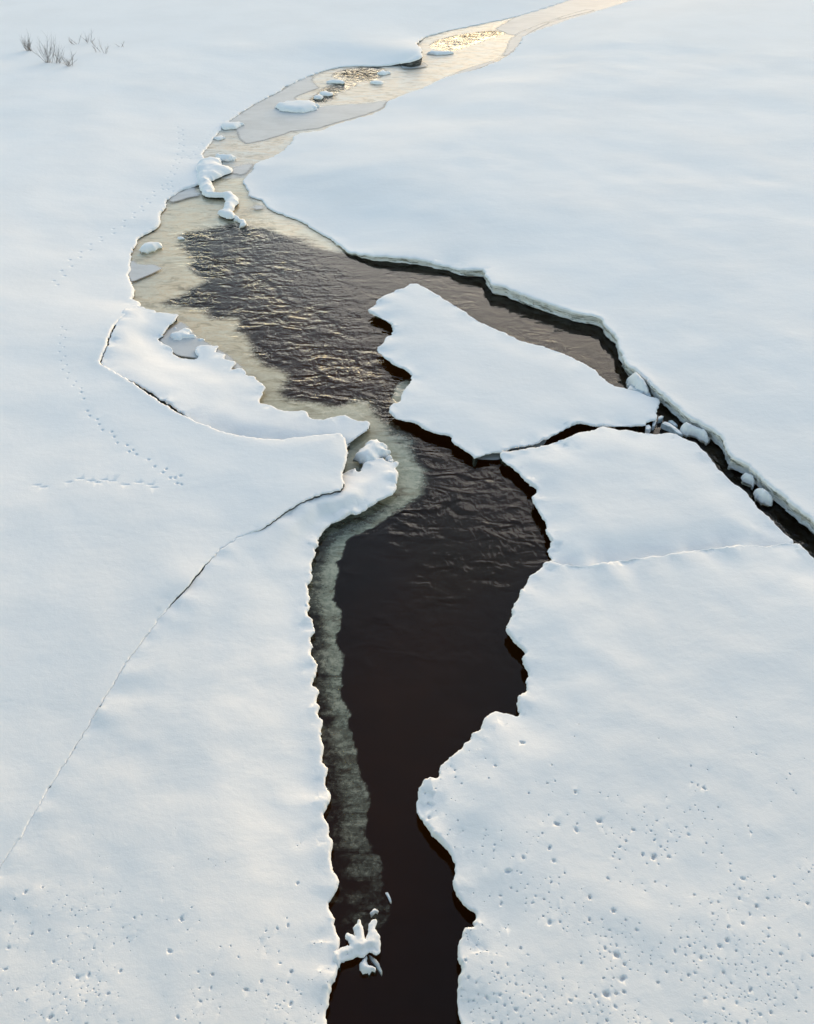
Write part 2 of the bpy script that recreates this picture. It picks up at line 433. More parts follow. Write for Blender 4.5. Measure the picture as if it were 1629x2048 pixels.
L1_WATER = [(279,614,.13),(310,620,.14),(316,625,.14),(355,627,.15),(351,640,.14),(338,651,.13),(325,669,.11),(316,679,.08),(342,694,.06),(353,712,.06),(390,717,.07),(398,712,.08),(391,703,.09),(393,694,.1),(401,689,.1),(423,690,.1),(438,690,.09),(431,703,.08),
 (453,707,.1),(449,716,.09),(471,723,.1),(464,738,.09),(486,736,.11),(493,749,.11),(508,751,.11),(519,762,.11),(530,771,.12),(526,786,.12),(522,804,.13),(543,810,.13),(559,819,.13),(585,821,.13),(611,821,.13),
 (622,834,.13),(644,838,.13),(670,832,.14),(692,829,.14),(710,838,.14),(741,842,.13),(736,856,.13),(715,872,.13),(695,886,.12)]
L0_L1 = [(262,622,.24),(243,634,.27),(229,648,.30),(219,668,.32),(211,690,.33),(201,724,.31),(220,736,.32),(265,763,.33),(310,793,.33),(364,827,.33),(401,844,.33),(438,859,.33),(475,868,.33),(519,875,.33),(567,877,.33),(622,870,.33),(660,867,.33),(681,866,.32),(690,874,.31),(694,888,.31),(696,905,.32),(691,925,.31),(686,945,.30),(688,966,.29)]
L1_IN = [(700,886,.1),(685,900,.05),(640,905,.05),(560,905,.06),(480,897,.08),(430,878,.12),(395,852,.2),(362,823,.27),(332,803,.28),(300,782,.28),(272,766,.28),(235,752,.28),(203,731,.28),(214.5,692,.285),(222.5,670,.28),(232,650,.27),(240,632,.24),(256,612,.2)]
CRACK = [(681,978,.30),(640,989,.31),(604,1003,.31),(567,1025,.30),(541,1044,.30),(519,1058,.30),(505,1064,.265),(470,1079,.258),(433,1107,.258),(405,1134,.275),(390,1153,.30),(375,1172,.31),(355,1194,.275),(330,1223,.262),(300,1262,.258),(250,1330,.256),(200,1412,.256),(150,1495,.258),(100,1573,.262),(55,1650,.268),(0,1735,.26),(-100,1900,.26),(-260,2150,.26)]
L2_WATER = [(680,955,.05),(686,946,.10),(698,938,.12),(708,936,.12),(718,942,.12),(724,934,.11),(726,928,.12),(731,922,.13),(745,917,.13),(758,916,.13),(769,915,.13),(772,920,.12),(781,924,.12),(789,921,.13),(796,923,.13),(795,928,.13),(791,934,.13),(797,943,.13),(796,952,.13),(792,965,.13),(792,974,.13),(788,983,.13),(775,992,.13),(755,1001,.13),(738,1012,.13),
 (717,1025,.13),(701,1027,.13),(683,1037,.13),(664,1045,.13),(649,1056,.13),(643,1067,.13),(636,1077,.13),(636,1088,.13),(630,1096,.13),(631,1104,.13),(625,1116,.13),(622,1126,.13),(624,1135,.13),(621,1143,.13),(626,1148,.13),(621,1159,.13),(615,1168,.13),(617,1176,.13),(615,1186,.13),(620,1193,.13),(616,1203,.13),(620,1210,.13),(615,1221,.13),(617,1231,.13),(625,1235,.13),(627,1248,.13),(629,1258,.13),
 (621,1277,.13),(626,1288,.13),(623,1305,.13),(630,1319,.13),(635,1327,.13),(634,1340,.13),(627,1356,.13),(628,1369,.13),(638,1378,.13),(636,1391,.13),(633,1401,.13),(639,1411,.13),(636,1425,.13),(646,1440,.13),(642,1454,.13),(642,1474,.13),(649,1490,.13),(643,1522,.13),(655,1533,.13),(650,1553,.13),(655,1575,.13),(661,1584,.13),(657,1601,.13),(648,1629,.13),(658,1646,.13),(660,1669,.13),
 (665,1680,.13),(662,1714,.13),(666,1740,.13),(680,1757,.13),(670,1780,.13),(658,1805,.13),(658,1816,.13),(668,1831,.13),(670,1859,.13),(680,1876,.13),(676,1899,.13),(672,1915,.13),(678,1930,.13),(673,1952,.13),(666,1968,.13),(660,1990,.13),(652,2030,.13),(655,2080,.13),(640,2150,.13),(640,2400,.13)]
FLOE = [(824,567),(837,567),(866,583),(899,603),(927,621),(955,640),(999,660),(1043,681),(1095,695),(1131,708),(1161,723),(1190,738),(1203,751),(1216,763),(1230,771),(1250,776),(1278,783),(1296,791),(1308,794),(1313,794),(1319,802),(1317,811),(1313,823),(1314,832),(1311,839),(1295,843),(1290,849),
 (1269,850),(1232,851),(1195,851),(1157,846),(1140,852),(1127,858),(1093,876),(1066,888),(1035,893),(1005,902),(971,907),(951,915),(944,908),(917,891),(907,885),(900,871),(880,866),(850,856),(830,844),(803,838),(786,831),(779,821),(784,808),(799,802),(804,787),(819,765),(822,750),(815,740),(785,725),(767,710),(756,701),(758,692),(767,686),(771,675),(785,664),(783,649),(771,638),(756,631),(739,624),(739,616),(748,611),(754,600),(781,585),(796,578),(807,576)]
R1_TOP = [(1000,907),(1003,903),(1039,898),(1086,890),(1115,881),(1140,872),(1160,864),(1182,860),(1206,852),(1241,859),(1272,863),(1324,866),(1350,866),(1370,876),(1390,883),(1405,897),(1426,921),(1436,934),(1461,959),(1490,979),(1511,1006),(1547,1041),(1575,1068),(1590,1080)]
R12 = [(1104,1120),(1125,1127),(1165,1131),(1230,1122),(1300,1113),(1370,1103),(1440,1094),(1500,1089),(1530,1092),(1575,1084)]
R1_LEFT = [(1005,918),(1025,932),(1042,949),(1059,966),(1074,978),(1064,993),(1073,1010),(1083,1030),(1095,1049),(1093,1060),(1103,1082),(1098,1101),(1104,1116)]
R2_LEFT = [(1104,1121),(1091,1124),(1088,1131),(1059,1151),(1054,1164),(1041,1177),(1038,1192),(1030,1204),(1024,1218),(1025,1229),(1020,1238),(1014,1251),(1015,1261),(1027,1279),(1045,1295),(1051,1304),(1046,1314),(1047,1324),(1057,1349),(1051,1361),(1056,1379),(1042,1386),(1034,1402),(1037,1429),(1015,1424),(988,1423),(969,1434),(960,1458),(944,1464),(940,1475),(920,1497),(910,1507),(900,1511),(888,1522),(880,1539),(876,1553),(859,1553),(847,1560),(837,1581),(834,1605),(837,1623),(850,1646),(865,1666),(890,1691),(899,1706),(910,1724),(908,1733),(910,1753),(906,1765),(915,1789),(933,1810),(946,1819),(952,1825),(946,1843),(947,1851),(930,1852),(924,1872),(918,1879),(916,1911),(923,1938),(917,1947),(918,1967),(915,2000),(925,2060),(930,2150),(935,2400)]
R0_EDGE = [(1048,72,.05),(1037,92,.05),(1008,116,.05),(956,137,.05),(894,153,.05),(846,175,.05),(779,201,.05),(768,216,.05),(746,227,.05),(669,249,.05),(643,260,.05),(600,266,.06),(586,272,.07),(584,281,.07),(572,295,.06),(544,314,.05),(513,325,.05),(505,340,.05),(485,361,.05),(496,378,.05),(500,391,.05),(524,398,.05),(531,409,.05),(546,420,.05),(581,433,.05),(609,444,.05),(627,457,.05),(660,474,.06),(675,485,.07),(697,502,.10),
 (727,508,.15),(752,510,.20),(804,514,.20),(859,521,.22),(881,530,.16),(899,535,.12),(918,537,.22),(966,538,.28),(970,548,.29),(979,560,.30),(983,567,.30),(1010,573,.30),(1041,586,.30),(1068,596,.30),(1099,606,.30),(1143,621,.30),(1165,626,.30),(1196,632,.30),(1206,638,.30),(1209,648,.30),(1231,670,.30),(1240,695,.30),(1245,710,.30),(1258,729,.30),(1270,735,.30),(1296,758,.30),(1320,782,.30),(1346,803,.30),(1376,830,.30),(1411,850,.30),(1445,873,.30),(1455,898,.30),(1464,911,.30),(1496,929,.30),(1532,962,.30),(1575,997,.30),(1640,1050,.30),(1720,1115,.30),(1850,1215,.30)]

# ------------------------------------------------------------------ ground, water, submerged ice
def far_ring(z, a, b):
    v = [(-a,-a,z),(a,-a,z),(a,a,z),(-a,a,z),(-b,-b,z),(b,-b,z),(b,b,z),(-b,b,z)]
    return v, [(0,4,5,1),(1,5,6,2),(2,6,7,3),(3,7,4,0)]
v, f = far_ring(0.2, 145, 3000); tag(link('snow_plain', v, f, M_SNOW, smooth=False), kind='structure')
tag(link('riverbed', [(-146,-146,-1.3),(146,-146,-1.3),(146,146,-1.3),(-146,146,-1.3)], [(0,1,2,3)], M_BED, smooth=False), kind='structure')

open_main, _ = outline(OPEN_MAIN, 0.0, step=0.004); open_up = [outline(p, 0.0, step=0.004)[0] for p in OPEN_UP]
def signed(P, poly):
    d, _ = near(P, poly); return np.where(inside(P, poly), d, -d)
def river_grid(x0, x1, y0, y1, spac):
    """regular quads over the river corridor, rows widening with distance"""
    ys = [y0]
    while ys[-1] < y1: ys.append(ys[-1]+spac(max(4, ys[-1])))
    nx = int((x1-x0)/spac(10))
    xs = np.linspace(x0, x1, nx)
    X, Y = np.meshgrid(xs, np.array(ys))
    F = []
    for r in range(len(ys)-1):
        for c in range(nx-1):
            i = r*nx+c; F.append((i, i+1, i+nx+1, i+nx))
    return np.stack([X.ravel(), Y.ravel()], 1), F
# water surface: chop is rough in the fast water, glassy where it lies over ice
P, F = river_grid(-14, 26, -12, 66, lambda y: 0.16+0.004*y)
sd_main = signed(P, open_main)
fast = [gp(*q) for q in [(395,485),(410,530),(440,570),(400,595),(500,620),(540,680),(600,720),(640,750),(720,760),(780,790)]]
dl = np.full(len(P), 1e9)
for a, b in zip(fast[:-1], fast[1:]):
    a, b = np.array(a), np.array(b); ab = b-a; t = np.clip(((P-a)@ab)/(ab@ab), 0, 1)
    dl = np.minimum(dl, np.linalg.norm(P-(a+t[:, None]*ab), axis=1))
chop = sstep(-1.3, 0.4, sd_main)*(0.20+0.62*np.exp(-(dl/1.9)**2)+0.25*np.exp(-((P[:, 1]-12.5)/1.8)**2)*(sd_main > 0.1))
near_fade = 0.55+0.55*sstep(6, 12.0, P[:, 1]); chop *= near_fade
for q in open_up: chop = np.maximum(chop, sstep(-0.6, 0.3, signed(P, q))*1.7)
chop = np.maximum(chop, 0.012)
wo_ = link('river_water', np.c_[P, np.zeros(len(P))], F, M_WATER, attrs={'chop': chop}); tag(wo_, kind='structure')
tag(link('river_water', [(-30,66.001,0),(146,66.001,0),(146,146,0),(-30,146,0)], [(0,1,2,3)], M_WATER), kind='structure')
tag(link('river_water', [(26.001,-12,0),(60,-12,0),(60,30,0),(26.001,30,0)], [(0,1,2,3)], M_WATER), kind='structure')

# ice lying just under the surface
Pa, Fa = river_grid(-3.2, 2.2, 3, 14.4, lambda y: 0.034)
Pb, Fb = river_grid(-9, 22, float(Pa[:, 1].max()), 66, lambda y: 0.05+0.0028*y)
P = np.concatenate([Pa, Pb]); F = Fa+[tuple(i+len(Pa) for i in f) for f in Fb]
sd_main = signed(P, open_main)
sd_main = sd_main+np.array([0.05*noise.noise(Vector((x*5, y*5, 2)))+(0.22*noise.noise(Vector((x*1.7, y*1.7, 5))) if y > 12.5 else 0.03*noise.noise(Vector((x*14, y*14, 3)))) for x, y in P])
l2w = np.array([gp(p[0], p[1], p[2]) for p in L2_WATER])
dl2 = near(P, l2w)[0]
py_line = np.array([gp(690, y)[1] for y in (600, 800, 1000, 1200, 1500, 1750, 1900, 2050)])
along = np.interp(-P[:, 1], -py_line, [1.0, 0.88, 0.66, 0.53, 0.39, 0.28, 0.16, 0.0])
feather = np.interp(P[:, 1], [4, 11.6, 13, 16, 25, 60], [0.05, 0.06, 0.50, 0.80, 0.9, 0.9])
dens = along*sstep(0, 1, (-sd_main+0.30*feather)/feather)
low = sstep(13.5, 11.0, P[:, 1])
dens *= 1-low*0.45*(1-sstep(0.05, 0.28, dl2))  # ice thinned along the bank to paint the shade of its lip
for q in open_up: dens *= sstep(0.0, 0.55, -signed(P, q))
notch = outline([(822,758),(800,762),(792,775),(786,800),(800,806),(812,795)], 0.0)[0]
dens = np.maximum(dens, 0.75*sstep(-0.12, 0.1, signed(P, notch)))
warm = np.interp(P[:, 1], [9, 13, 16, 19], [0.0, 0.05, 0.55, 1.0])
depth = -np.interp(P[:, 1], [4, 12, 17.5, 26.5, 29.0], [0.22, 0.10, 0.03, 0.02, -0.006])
keep = [f for f in F if dens[list(f)].max() > 0.01]
used = sorted({i for f in keep for i in f}); rm = {o: n for n, o in enumerate(used)}
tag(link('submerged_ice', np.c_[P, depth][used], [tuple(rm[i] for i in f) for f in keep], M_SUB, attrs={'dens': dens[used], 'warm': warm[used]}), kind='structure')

def sheet(name, pts, z, m, feather, dmax=1.0, step=0.004, spacing=lambda d: max(0.08, 0.009*d)):
    xy, _ = outline(pts, z, step=step)
    nrm = np.roll(xy, -1, 0)-np.roll(xy, 1, 0); nrm = np.stack([-nrm[:, 1], nrm[:, 0]], 1); nrm /= np.maximum(np.linalg.norm(nrm, axis=1), 1e-9)[:, None]
    G = grid_points(xy, spacing); rr = []
    for q in (0.35, 0.8):
        r = xy+nrm*feather*q; r = r[inside(r, xy)]
        if len(r): d, _ = near(r, xy); rr.append(r[d > feather*q*0.8])
    if len(G): d, _ = near(G, xy); G = G[d > feather]
    P = np.concatenate([xy]+rr+[G]); d, _ = near(P, xy); d[:len(xy)] = 0
    V, F, ov = triangulate(P, len(xy))
    idx = [o[0] if len(o) else 0 for o in ov]
    return link(name, [(v.x, v.y, z) for v in V], F, m, attrs={'dens': dmax*sstep(0, feather, d)[idx]})
for i, b in enumerate(B_GREY):
    tag(sheet('slush_ice', b, 0.012+0.005*i, M_GREY, 0.45 if i < 4 else 0.22), kind='structure')
tag(sheet('slush_ice', [(949,918),(985,903),(1066,884),(1098,872),(1086,893),(1039,901),(1004,906),(1001,920)], 0.02, M_GREY, 0.05, 0.9), kind='structure')

# ------------------------------------------------------------------ snow banks and plates
def print_feats():
    F = []
    def add(px, py, r=0.035, ry=None, ang=0.0, dep=0.035, h=0.42):
        x, y = gp(px, py, h); F.append((x, y, r, ry or r*1.3, ang, dep))
    for p in [(160,775),(165,788),(172,811),(177,821),(192,828),(196,838),(202,849),(221,853),(226,863),(232,875),(252,880),(264,890),(256,893),(271,899),(295,909),(307,923),(331,928),(324,935),(339,946),(348,946),(359,942),(352,957),(361,959)]:
        add(*p, 0.030, 0.040, 0.6, 0.020)
    for p in [(71,961),(84,965),(135,956),(158,949),(193,956),(223,953),(249,960),(276,955),(299,960),(307,966),(206,951),(180,953)]:
        add(*p, 0.085, 0.028, 0.05, 0.010)
    def trail(pl, n, r, dep, wob, h=0.4):
        pl = [gp(px, py, h) for px, py in pl]
        seg = [math.dist(a, b) for a, b in zip(pl[:-1], pl[1:])]; tot = sum(seg)
        for i in range(n):
            s = (i+0.5+random.uniform(-.2, .2))/n*tot
            for k, L in enumerate(seg):
                if s <= L or k == len(seg)-1:
                    a, b = pl[k], pl[k+1]; t = min(1, s/L); break
                s -= L
            dx, dy = (b[0]-a[0])/L, (b[1]-a[1])/L; sgn = (1 if i % 2 else -1)*wob
            F.append((a[0]+dx*L*t-dy*sgn, a[1]+dy*L*t+dx*sgn, r, r*1.3, math.atan2(dy, dx)-1.57, dep))
    trail([(126,640),(120,690),(128,735),(160,775)], 16, 0.026, 0.009, 0.05)
    trail([(357,235),(360,270),(355,295),(345,320),(333,345),(300,370),(283,395),(240,430),(190,462),(140,505),(100,560)], 46, 0.042, 0.012, 0.08)
    trail([(335,345),(338,362),(348,372)], 6, 0.042, 0.012, 0.07)
    trail([(478,200),(438,231),(408,265),(371,298)], 26, 0.04, 0.008, 0.08)
    return F
def drip_feats(n, x0, x1, h, seed, bias, y0=1380, rs=1.0):
    """pits melted by dripping water, thick near the bridge, thinning upstream"""
    rr = random.Random(seed); F = []; placed = []
    tries = 0
    while len(F) < n and tries < n*60:
        tries += 1
        px, py = rr.uniform(x0, x1), rr.uniform(y0, 2120)
        x, y = gp(px, py, h)
        dn = min(1, max(0, (py-y0)/(2020-y0)))**1.7*(0.35+0.65*bias(px, py))
        dn *= 0.12+1.5*max(0, 0.35+1.3*noise.noise(Vector((x*1.3, y*1.3, seed))))
        if rr.random() > dn: continue
        r = rs*min(0.027, 0.0055+0.0050*rr.expovariate(1.0))
        if any((x-a)**2+(y-b)**2 < (2.1*(r+c))**2 for a, b, c in placed): continue
        placed.append((x, y, r*1.25))
        F.append((x, y, r, r*rr.uniform(0.7, 1.9), rr.uniform(0, 3.14), r*rr.uniform(0.9, 1.8)))
    return F

L0 = L0_RIVER + [(*p, .045) for p in L0_L1] + [(*p, .022) for p in CRACK] + [W((-30,-25,.3)),W((-150,-25,.4)),W((-150,150,.6)),W((100,150,.4)),W((100,120,.2)),W((40,80,.1))]
far_sp = lambda d: max(0.085, 0.0125*d) if d < 55 else 3.0
o, wl, _, _ = slab('left_snow_bank', L0, 0.3, (M_SNOW, M_SLOT), h_in=0.36, D=5.0, lip=0.07, undercut=0.06, relief=0.06, relief_s=0.22, spacing=far_sp, feats=print_feats(), seed=2.0, wallprof=[(0,0),(0.2,0.3),(0.7,0.7),(1,1),(1,None)])
tag(o, kind='structure')
R0 = R0_EDGE + [W((35,3,.42)),W((150,3,.5)),W((150,150,.5)),W((110,150,.3)),W((108,122,.15)),W((44,78,.05)),(1310,-12,.05),(1200,20,.05),(1110,48,.05)]
# strata of the thick right-hand edge: alternate proud and recessed layers
strata = [(0.0,0.0),(0.25,0.12),(0.10,0.22),(0.75,0.30),(0.35,0.42),(0.9,0.50),(0.5,0.62),(0.75,0.74),(0.35,0.84),(1.0,0.96),(1.3,None)]
o, wl, R0xy, _ = slab('right_snow_bank', R0, 0.3, (M_SNOW, M_STRATA), h_in=0.42, D=5.0, lip=0.045, undercut=0.10, relief=0.055, relief_s=0.28, spacing=far_sp, seed=3.0, wallprof=strata)
tag(o, kind='structure')

def thing_slab(name, label, cat, pts, h, group=None, mats=SW, **kw):
    xs = [gp(p[0], p[1], h) for p in pts if not isinstance(p, W)]
    cx, cy = sum(p[0] for p in xs)/len(xs), sum(p[1] for p in xs)/len(xs)
    e = empty(name, cx, cy); tag(e, label, cat, group)
    top, wl, xy, hh = slab('snow_cover', pts, h, mats, parent=e, **kw)
    for c in (top, wl):
        if c: c.matrix_parent_inverse.translation = (-cx, -cy, 0)
    return e
thing_slab('ice_plate', 'sagging snow-covered ice plate between the curved crack and the brown pond', 'ice plate', L1_WATER+L1_IN, 0.13, mats=(M_SNOW, M_SLOT),
           h_in=0.21, D=1.5, lip=0.03, undercut=0.12, relief=0.03, relief_s=0.7, lobes=0.05, lobe_len=0.45, lobe_s=2.6, seed=4.0)
L2 = L2_WATER + [W((-2,-12,.13)),W((-26,-25,.28))] + [((x+2.5, y+2.5, .25, .015) if h > .27 else (x+0.55, y+0.55, .252, .012)) for x, y, h in CRACK[::-1]]
thing_slab('ice_sheet', 'wide snow-covered ice sheet with scalloped edge left of the black channel', 'ice sheet', L2, 0.13,
           h_in=0.25, D=1.6, lip=0.04, undercut=0.25, relief=0.035, relief_s=0.5, lobes=0.05, lobe_len=0.35, lobe_s=3.0,
           feats=drip_feats(420, -60, 690, 0.27, 11, lambda px, py: 0.9 if px < 300 else 0.65, 1600, 0.72), seed=5.0)
thing_slab('ice_floe', 'large loose triangular ice floe floating in the middle of the river', 'ice floe', FLOE, 0.17,
           h_in=0.20, D=0.8, lip=0.032, undercut=0.28, relief=0.018, relief_s=0.8, lobes=0.05, lobe_len=0.3, lobe_s=2.2, seed=6.0)
thing_slab('ice_plate', 'broad ice plate below the floe, bounded by the dark channel at right', 'ice plate', R1_TOP+[(x, y+9, .17, .02) for x, y in R12[::-1]]+R1_LEFT[::-1], 0.19,
           h_in=0.24, D=0.8, lip=0.038, undercut=0.28, relief=0.025, relief_s=0.5, lobes=0.06, lobe_len=0.4, lobe_s=2.4, seed=7.0)
thing_slab('ice_sheet', 'pitted snow-covered ice sheet filling the lower right corner', 'ice sheet', R2_LEFT+[W((2,-12,.2)),W((35,-14,.2)),W((35,1,.2)),(1850,1310),(1720,1195),(1640,1126),(1598,1088)]+[(x, y, .235, .022) for x, y in R12[::-1]], 0.19,
           h_in=0.25, D=0.9, lip=0.045, undercut=0.30, relief=0.035, relief_s=0.5, lobes=0.07, lobe_len=0.4, lobe_s=2.2,
           feats=drip_feats(1050, 830, 1720, 0.28, 12, lambda px, py: 1.0), seed=8.0)

# snow ridge in the narrows
RIDGE = [(398,318),(421,314),(432,313),(443,317),(440,325),(450,331),(461,332),(464,337),(443,347),(423,356),(426,367),(428,376),(424,381),(450,383),(463,382),(476,391),(476,400),(464,418),(469,422),(470,427),(463,431),(452,430),(436,421),(446,415),(450,394),(447,389),(421,388),(408,386),(403,377),(397,367),(392,345)]
thing_slab('snow_ridge', 'crooked raised ridge of snow crossing the frozen narrows upstream', 'snow ridge', RIDGE, 0.16, h_in=0.24, D=0.3, lip=0.10, undercut=0.05, relief=0.06, relief_s=1.5, lobes=0.08, lobe_s=2.0, seed=9.0, skirt=False, spacing=lambda d: 0.12)
pads = [
 ('snow_pad','large oval snow pad at the foot of the cream ice, far upstream','snow pad',[(550,209),(556,204),(570,202),(600,200),(629,202),(635,209),(630,214),(614,218),(590,219),(570,217),(556,214)],0.14),
 ('snow_pad','pointed snow pad attached to the left shore above the smallest pad','snow pad',[(440,249),(446,244),(460,242),(487,244),(482,248),(474,252),(449,254)],0.12),
 ('snow_pad','tiny sliver of snow on grey ice beside left shore','snow pad',[(430,274),(440,271),(451,273),(441,277)],0.08),
 ('snow_pad','log-shaped bar of snow lying on cream ice above the ridge','snow pad',[(430,307),(433,304),(443,307),(468,307),(472,310),(468,314),(447,315),(434,312)],0.16),
 ('snow_pad','small snow clump just below the foot of the ridge','snow pad',[(463,429),(470,427),(479,431),(484,436),(476,437),(468,434)],0.10),
 ('snow_pad','curled snow clump at the upper tip of the brown pond','snow pad',[(479,437),(487,436),(491,441),(489,447),(482,448),(484,442)],0.10),
 ('snow_pad','lone oval snow pad on tan ice at the left shore','snow pad',[(278,491),(288,484),(303,482),(319,481),(321,486),(312,491),(300,495),(281,496)],0.15),
 ('snow_pad','thin little snow flake on slush beside the tip of the pond','snow pad',[(356,475),(364,472),(370,474),(362,477)],0.05),
 ('snow_islet','ragged snow islet on grey slush off the left plate','snow islet',[(342,668),(350,662),(357,661),(368,656),(379,655),(381,660),(378,664),(392,668),(388,671),(379,673),(368,673),(360,676),(348,673)],0.10),
 ('snow_pad','speck of snow above the ragged islet','snow pad',[(350,655),(355,653),(358,656),(353,657)],0.05),
 ('snow_pad','speck of snow to the right of the ragged islet','snow pad',[(395,677),(402,675),(407,678),(400,680)],0.05),
 ('snow_islet','rounded snow islet with finger lobes beside the left promontory','snow islet',[(708,906),(714,899),(728,887),(736,880),(753,873),(759,875),(761,879),(768,883),(776,883),(777,887),(773,892),(780,895),(780,897),(773,903),(761,908),(758,912),(757,917),(742,919),(729,920),(717,916),(710,911)],0.15),
 ('snow_pad','small ball of snow between islet and ice sheet','snow pad',[(772,912),(776,909),(781,911),(781,915),(776,917),(772,915)],0.09),
 ('snow_pad','wedge of snow beside the small snow ball','snow pad',[(773,920),(780,917),(787,915),(786,919),(781,923),(775,924)],0.09),
 ('snow_pad','snow pad on the left of the upstream ripples','snow pad',[(652,161),(662,159),(686,159),(688,163),(668,163),(655,163)],0.09),
 ('snow_pad','snow pad at the lower left of the upstream ripples','snow pad',[(640,184),(650,181),(662,183),(662,187),(648,188)],0.09),
 ('snow_pad','small snow pad on the thin dark trickle upstream','snow pad',[(628,192),(636,188),(648,190),(645,194),(634,195)],0.09),
 ('snow_pad','snow pad at lower right of the upstream ripples','snow pad',[(742,162),(752,160),(770,160),(768,164),(752,165)],0.09),
 ('snow_pad','snow pad right of the upstream ripples','snow pad',[(758,142),(768,140),(782,142),(778,145),(764,146)],0.09),
 ('snow_pad','snow pad under the farthest dark ripples','snow pad',[(856,104),(864,101),(885,101),(906,103),(890,106),(868,106)],0.10),
 ('snow_lump','long lump of snow on the right channel wall by shards','snow lump',[(1365,842),(1370,838),(1378,839),(1390,847),(1411,853),(1423,864),(1421,869),(1412,867),(1390,857),(1373,854),(1366,848)],0.24),
 ('snow_lump','narrow lump of snow in right channel, between two others','snow lump',[(1488,939),(1493,936),(1500,938),(1514,949),(1514,957),(1510,956),(1500,949),(1490,944)],0.26),
 ('snow_lump','plump oval lump of snow in right channel, nearest the frame edge','snow lump',[(1513,970),(1517,967),(1524,968),(1544,979),(1550,987),(1546,993),(1536,992),(1520,983),(1514,975)],0.24),
 ('snow_lump','snow lump slumped where the right channel pinches shut','snow lump',[(1262,744),(1268,738),(1278,740),(1290,750),(1302,764),(1299,773),(1290,772),(1278,766),(1268,757)],0.30),
 ('snow_lump','small pebble of snow floating above the ice growth','snow lump',[(743,1813),(749,1812),(754,1817),(752,1823),(746,1827),(742,1822)],0.07),
]
for nme, lab, cat, pts, h in pads:
    thing_slab(nme, lab, cat, pts, h, mats=(M_SNOW, M_STRATA), lip=h*0.75, undercut=0.04, h_in=h*1.35, D=0.25, relief=0.02, relief_s=2.5, lobes=0.03, lobe_s=3.0, seed=len(lab)*0.7, step=0.0016, wiggle=0.05, skirt=False, spacing=lambda d: max(0.03, 0.005*d))
GROWTH = [(664,1905),(676,1899),(684,1893),(699,1887),(698,1882),(696,1878),(691,1877),(688,1872),(692,1866),(698,1866),(703,1870),(708,1871),(707,1859),(709,1849),(714,1843),(717,1838),(721,1840),(724,1847),(728,1861),(731,1874),(733,1861),(740,1847),(748,1838),(754,1837),(751,1853),(754,1861),(761,1873),(763,1890),(762,1900),(758,1906),(744,1903),(738,1905),(730,1908),(723,1911),(709,1914),(694,1920),(687,1924),(679,1932),(664,1925)]
thing_slab('ice_growth', 'spiky snow-covered ice growth reaching from left bank into black water', 'ice growth', GROWTH, 0.13, lip=0.03, h_in=0.17, D=0.2, undercut=0.05, relief=0.06, relief_s=6, lobes=0.04, seed=3.3, step=0.0013, wiggle=0.04, skirt=False, spacing=lambda d: 0.03,
           feats=drip_feats(26, 680, 765, 0.14, 21, lambda a, b: 1.0))
thing_slab('ice_lump', 'knobbly snowy lump hanging below the spiky ice growth', 'ice lump', [(724,1912),(731,1908),(735,1914),(737,1921),(748,1930),(752,1937),(751,1942),(746,1939),(741,1948),(733,1942),(725,1940),(719,1933),(719,1926),(725,1920)], 0.10, lip=0.05, h_in=0.14, D=0.15, undercut=0.03, relief=0.03, relief_s=5, seed=2.2, step=0.0013, wiggle=0.04, skirt=False, spacing=lambda d: 0.03)

# ------------------------------------------------------------------ broken ice blocks in the channel
def block(name, label, cat, pts, z0, z1, m, tilt=0.0):
    xy = [gp(px, py, z1) for px, py in pts]; n = len(xy)
    cx, cy = sum(p[0] for p in xy)/n, sum(p[1] for p in xy)/n
    rows = []
    for zz, s in ((z0, 1.0), (z1-0.015, 1.02), (z1, 0.93)):
        rows += [((x-cx)*s+random.uniform(-.006, .006), (y-cy)*s+random.uniform(-.006, .006), zz+tilt*(x-cx)) for x, y in xy]
    V = rows+[(0, 0, z1+0.006)]
    F = [(r*n+i, r*n+(i+1) % n, (r+1)*n+(i+1) % n, (r+1)*n+i) for r in range(2) for i in range(n)]
    F += [(2*n+i, 2*n+(i+1) % n, 3*n) for i in range(n)]
    o = link(name, V, F, m, smooth=False); o.location = (cx, cy, 0); tag(o, label, cat); return o
block('ice_shard', 'longest pale shard jammed in the right channel near the floe tip', 'ice shard', [(1324,845),(1330,842),(1337,844),(1348,852),(1360,861),(1366,869),(1360,868),(1352,863),(1340,853),(1330,849)], 0.0, 0.12, M_CLEAR, 0.05)
block('ice_shard', 'short shard lying behind the longest shard in the channel', 'ice shard', [(1338,841),(1344,840),(1353,846),(1356,851),(1350,851),(1343,846)], -0.02, 0.09, M_CLEAR, -0.05)
block('ice_shard', 'thin bluish shard leaning on the floe tip', 'ice shard', [(1317,833),(1324,831),(1328,833),(1324,837),(1317,838)], 0.0, 0.10, M_CLEAR)
block('ice_shard', 'splinter of ice at the lower corner of the floe tip', 'ice shard', [(1307,842),(1313,838),(1314,842),(1309,852),(1305,852)], 0.0, 0.10, M_CLEAR)
block('ice_chunk', 'little chunk of ice below the floe tip', 'ice chunk', [(1292,850),(1299,849),(1303,854),(1299,859),(1293,858)], 0.0, 0.12, M_SNOW)
block('ice_chunk', 'pale broken chunk wedged between floe and right bank', 'ice chunk', [(1254,778),(1262,768),(1272,766),(1282,775),(1290,784),(1278,786),(1264,782)], -0.02, 0.14, M_CLEAR, 0.05)
block('ice_chunk', 'small crumbly chunk beside the wedged chunk', 'ice chunk', [(1284,780),(1290,777),(1300,786),(1303,792),(1294,791)], -0.02, 0.12, M_CLEAR)
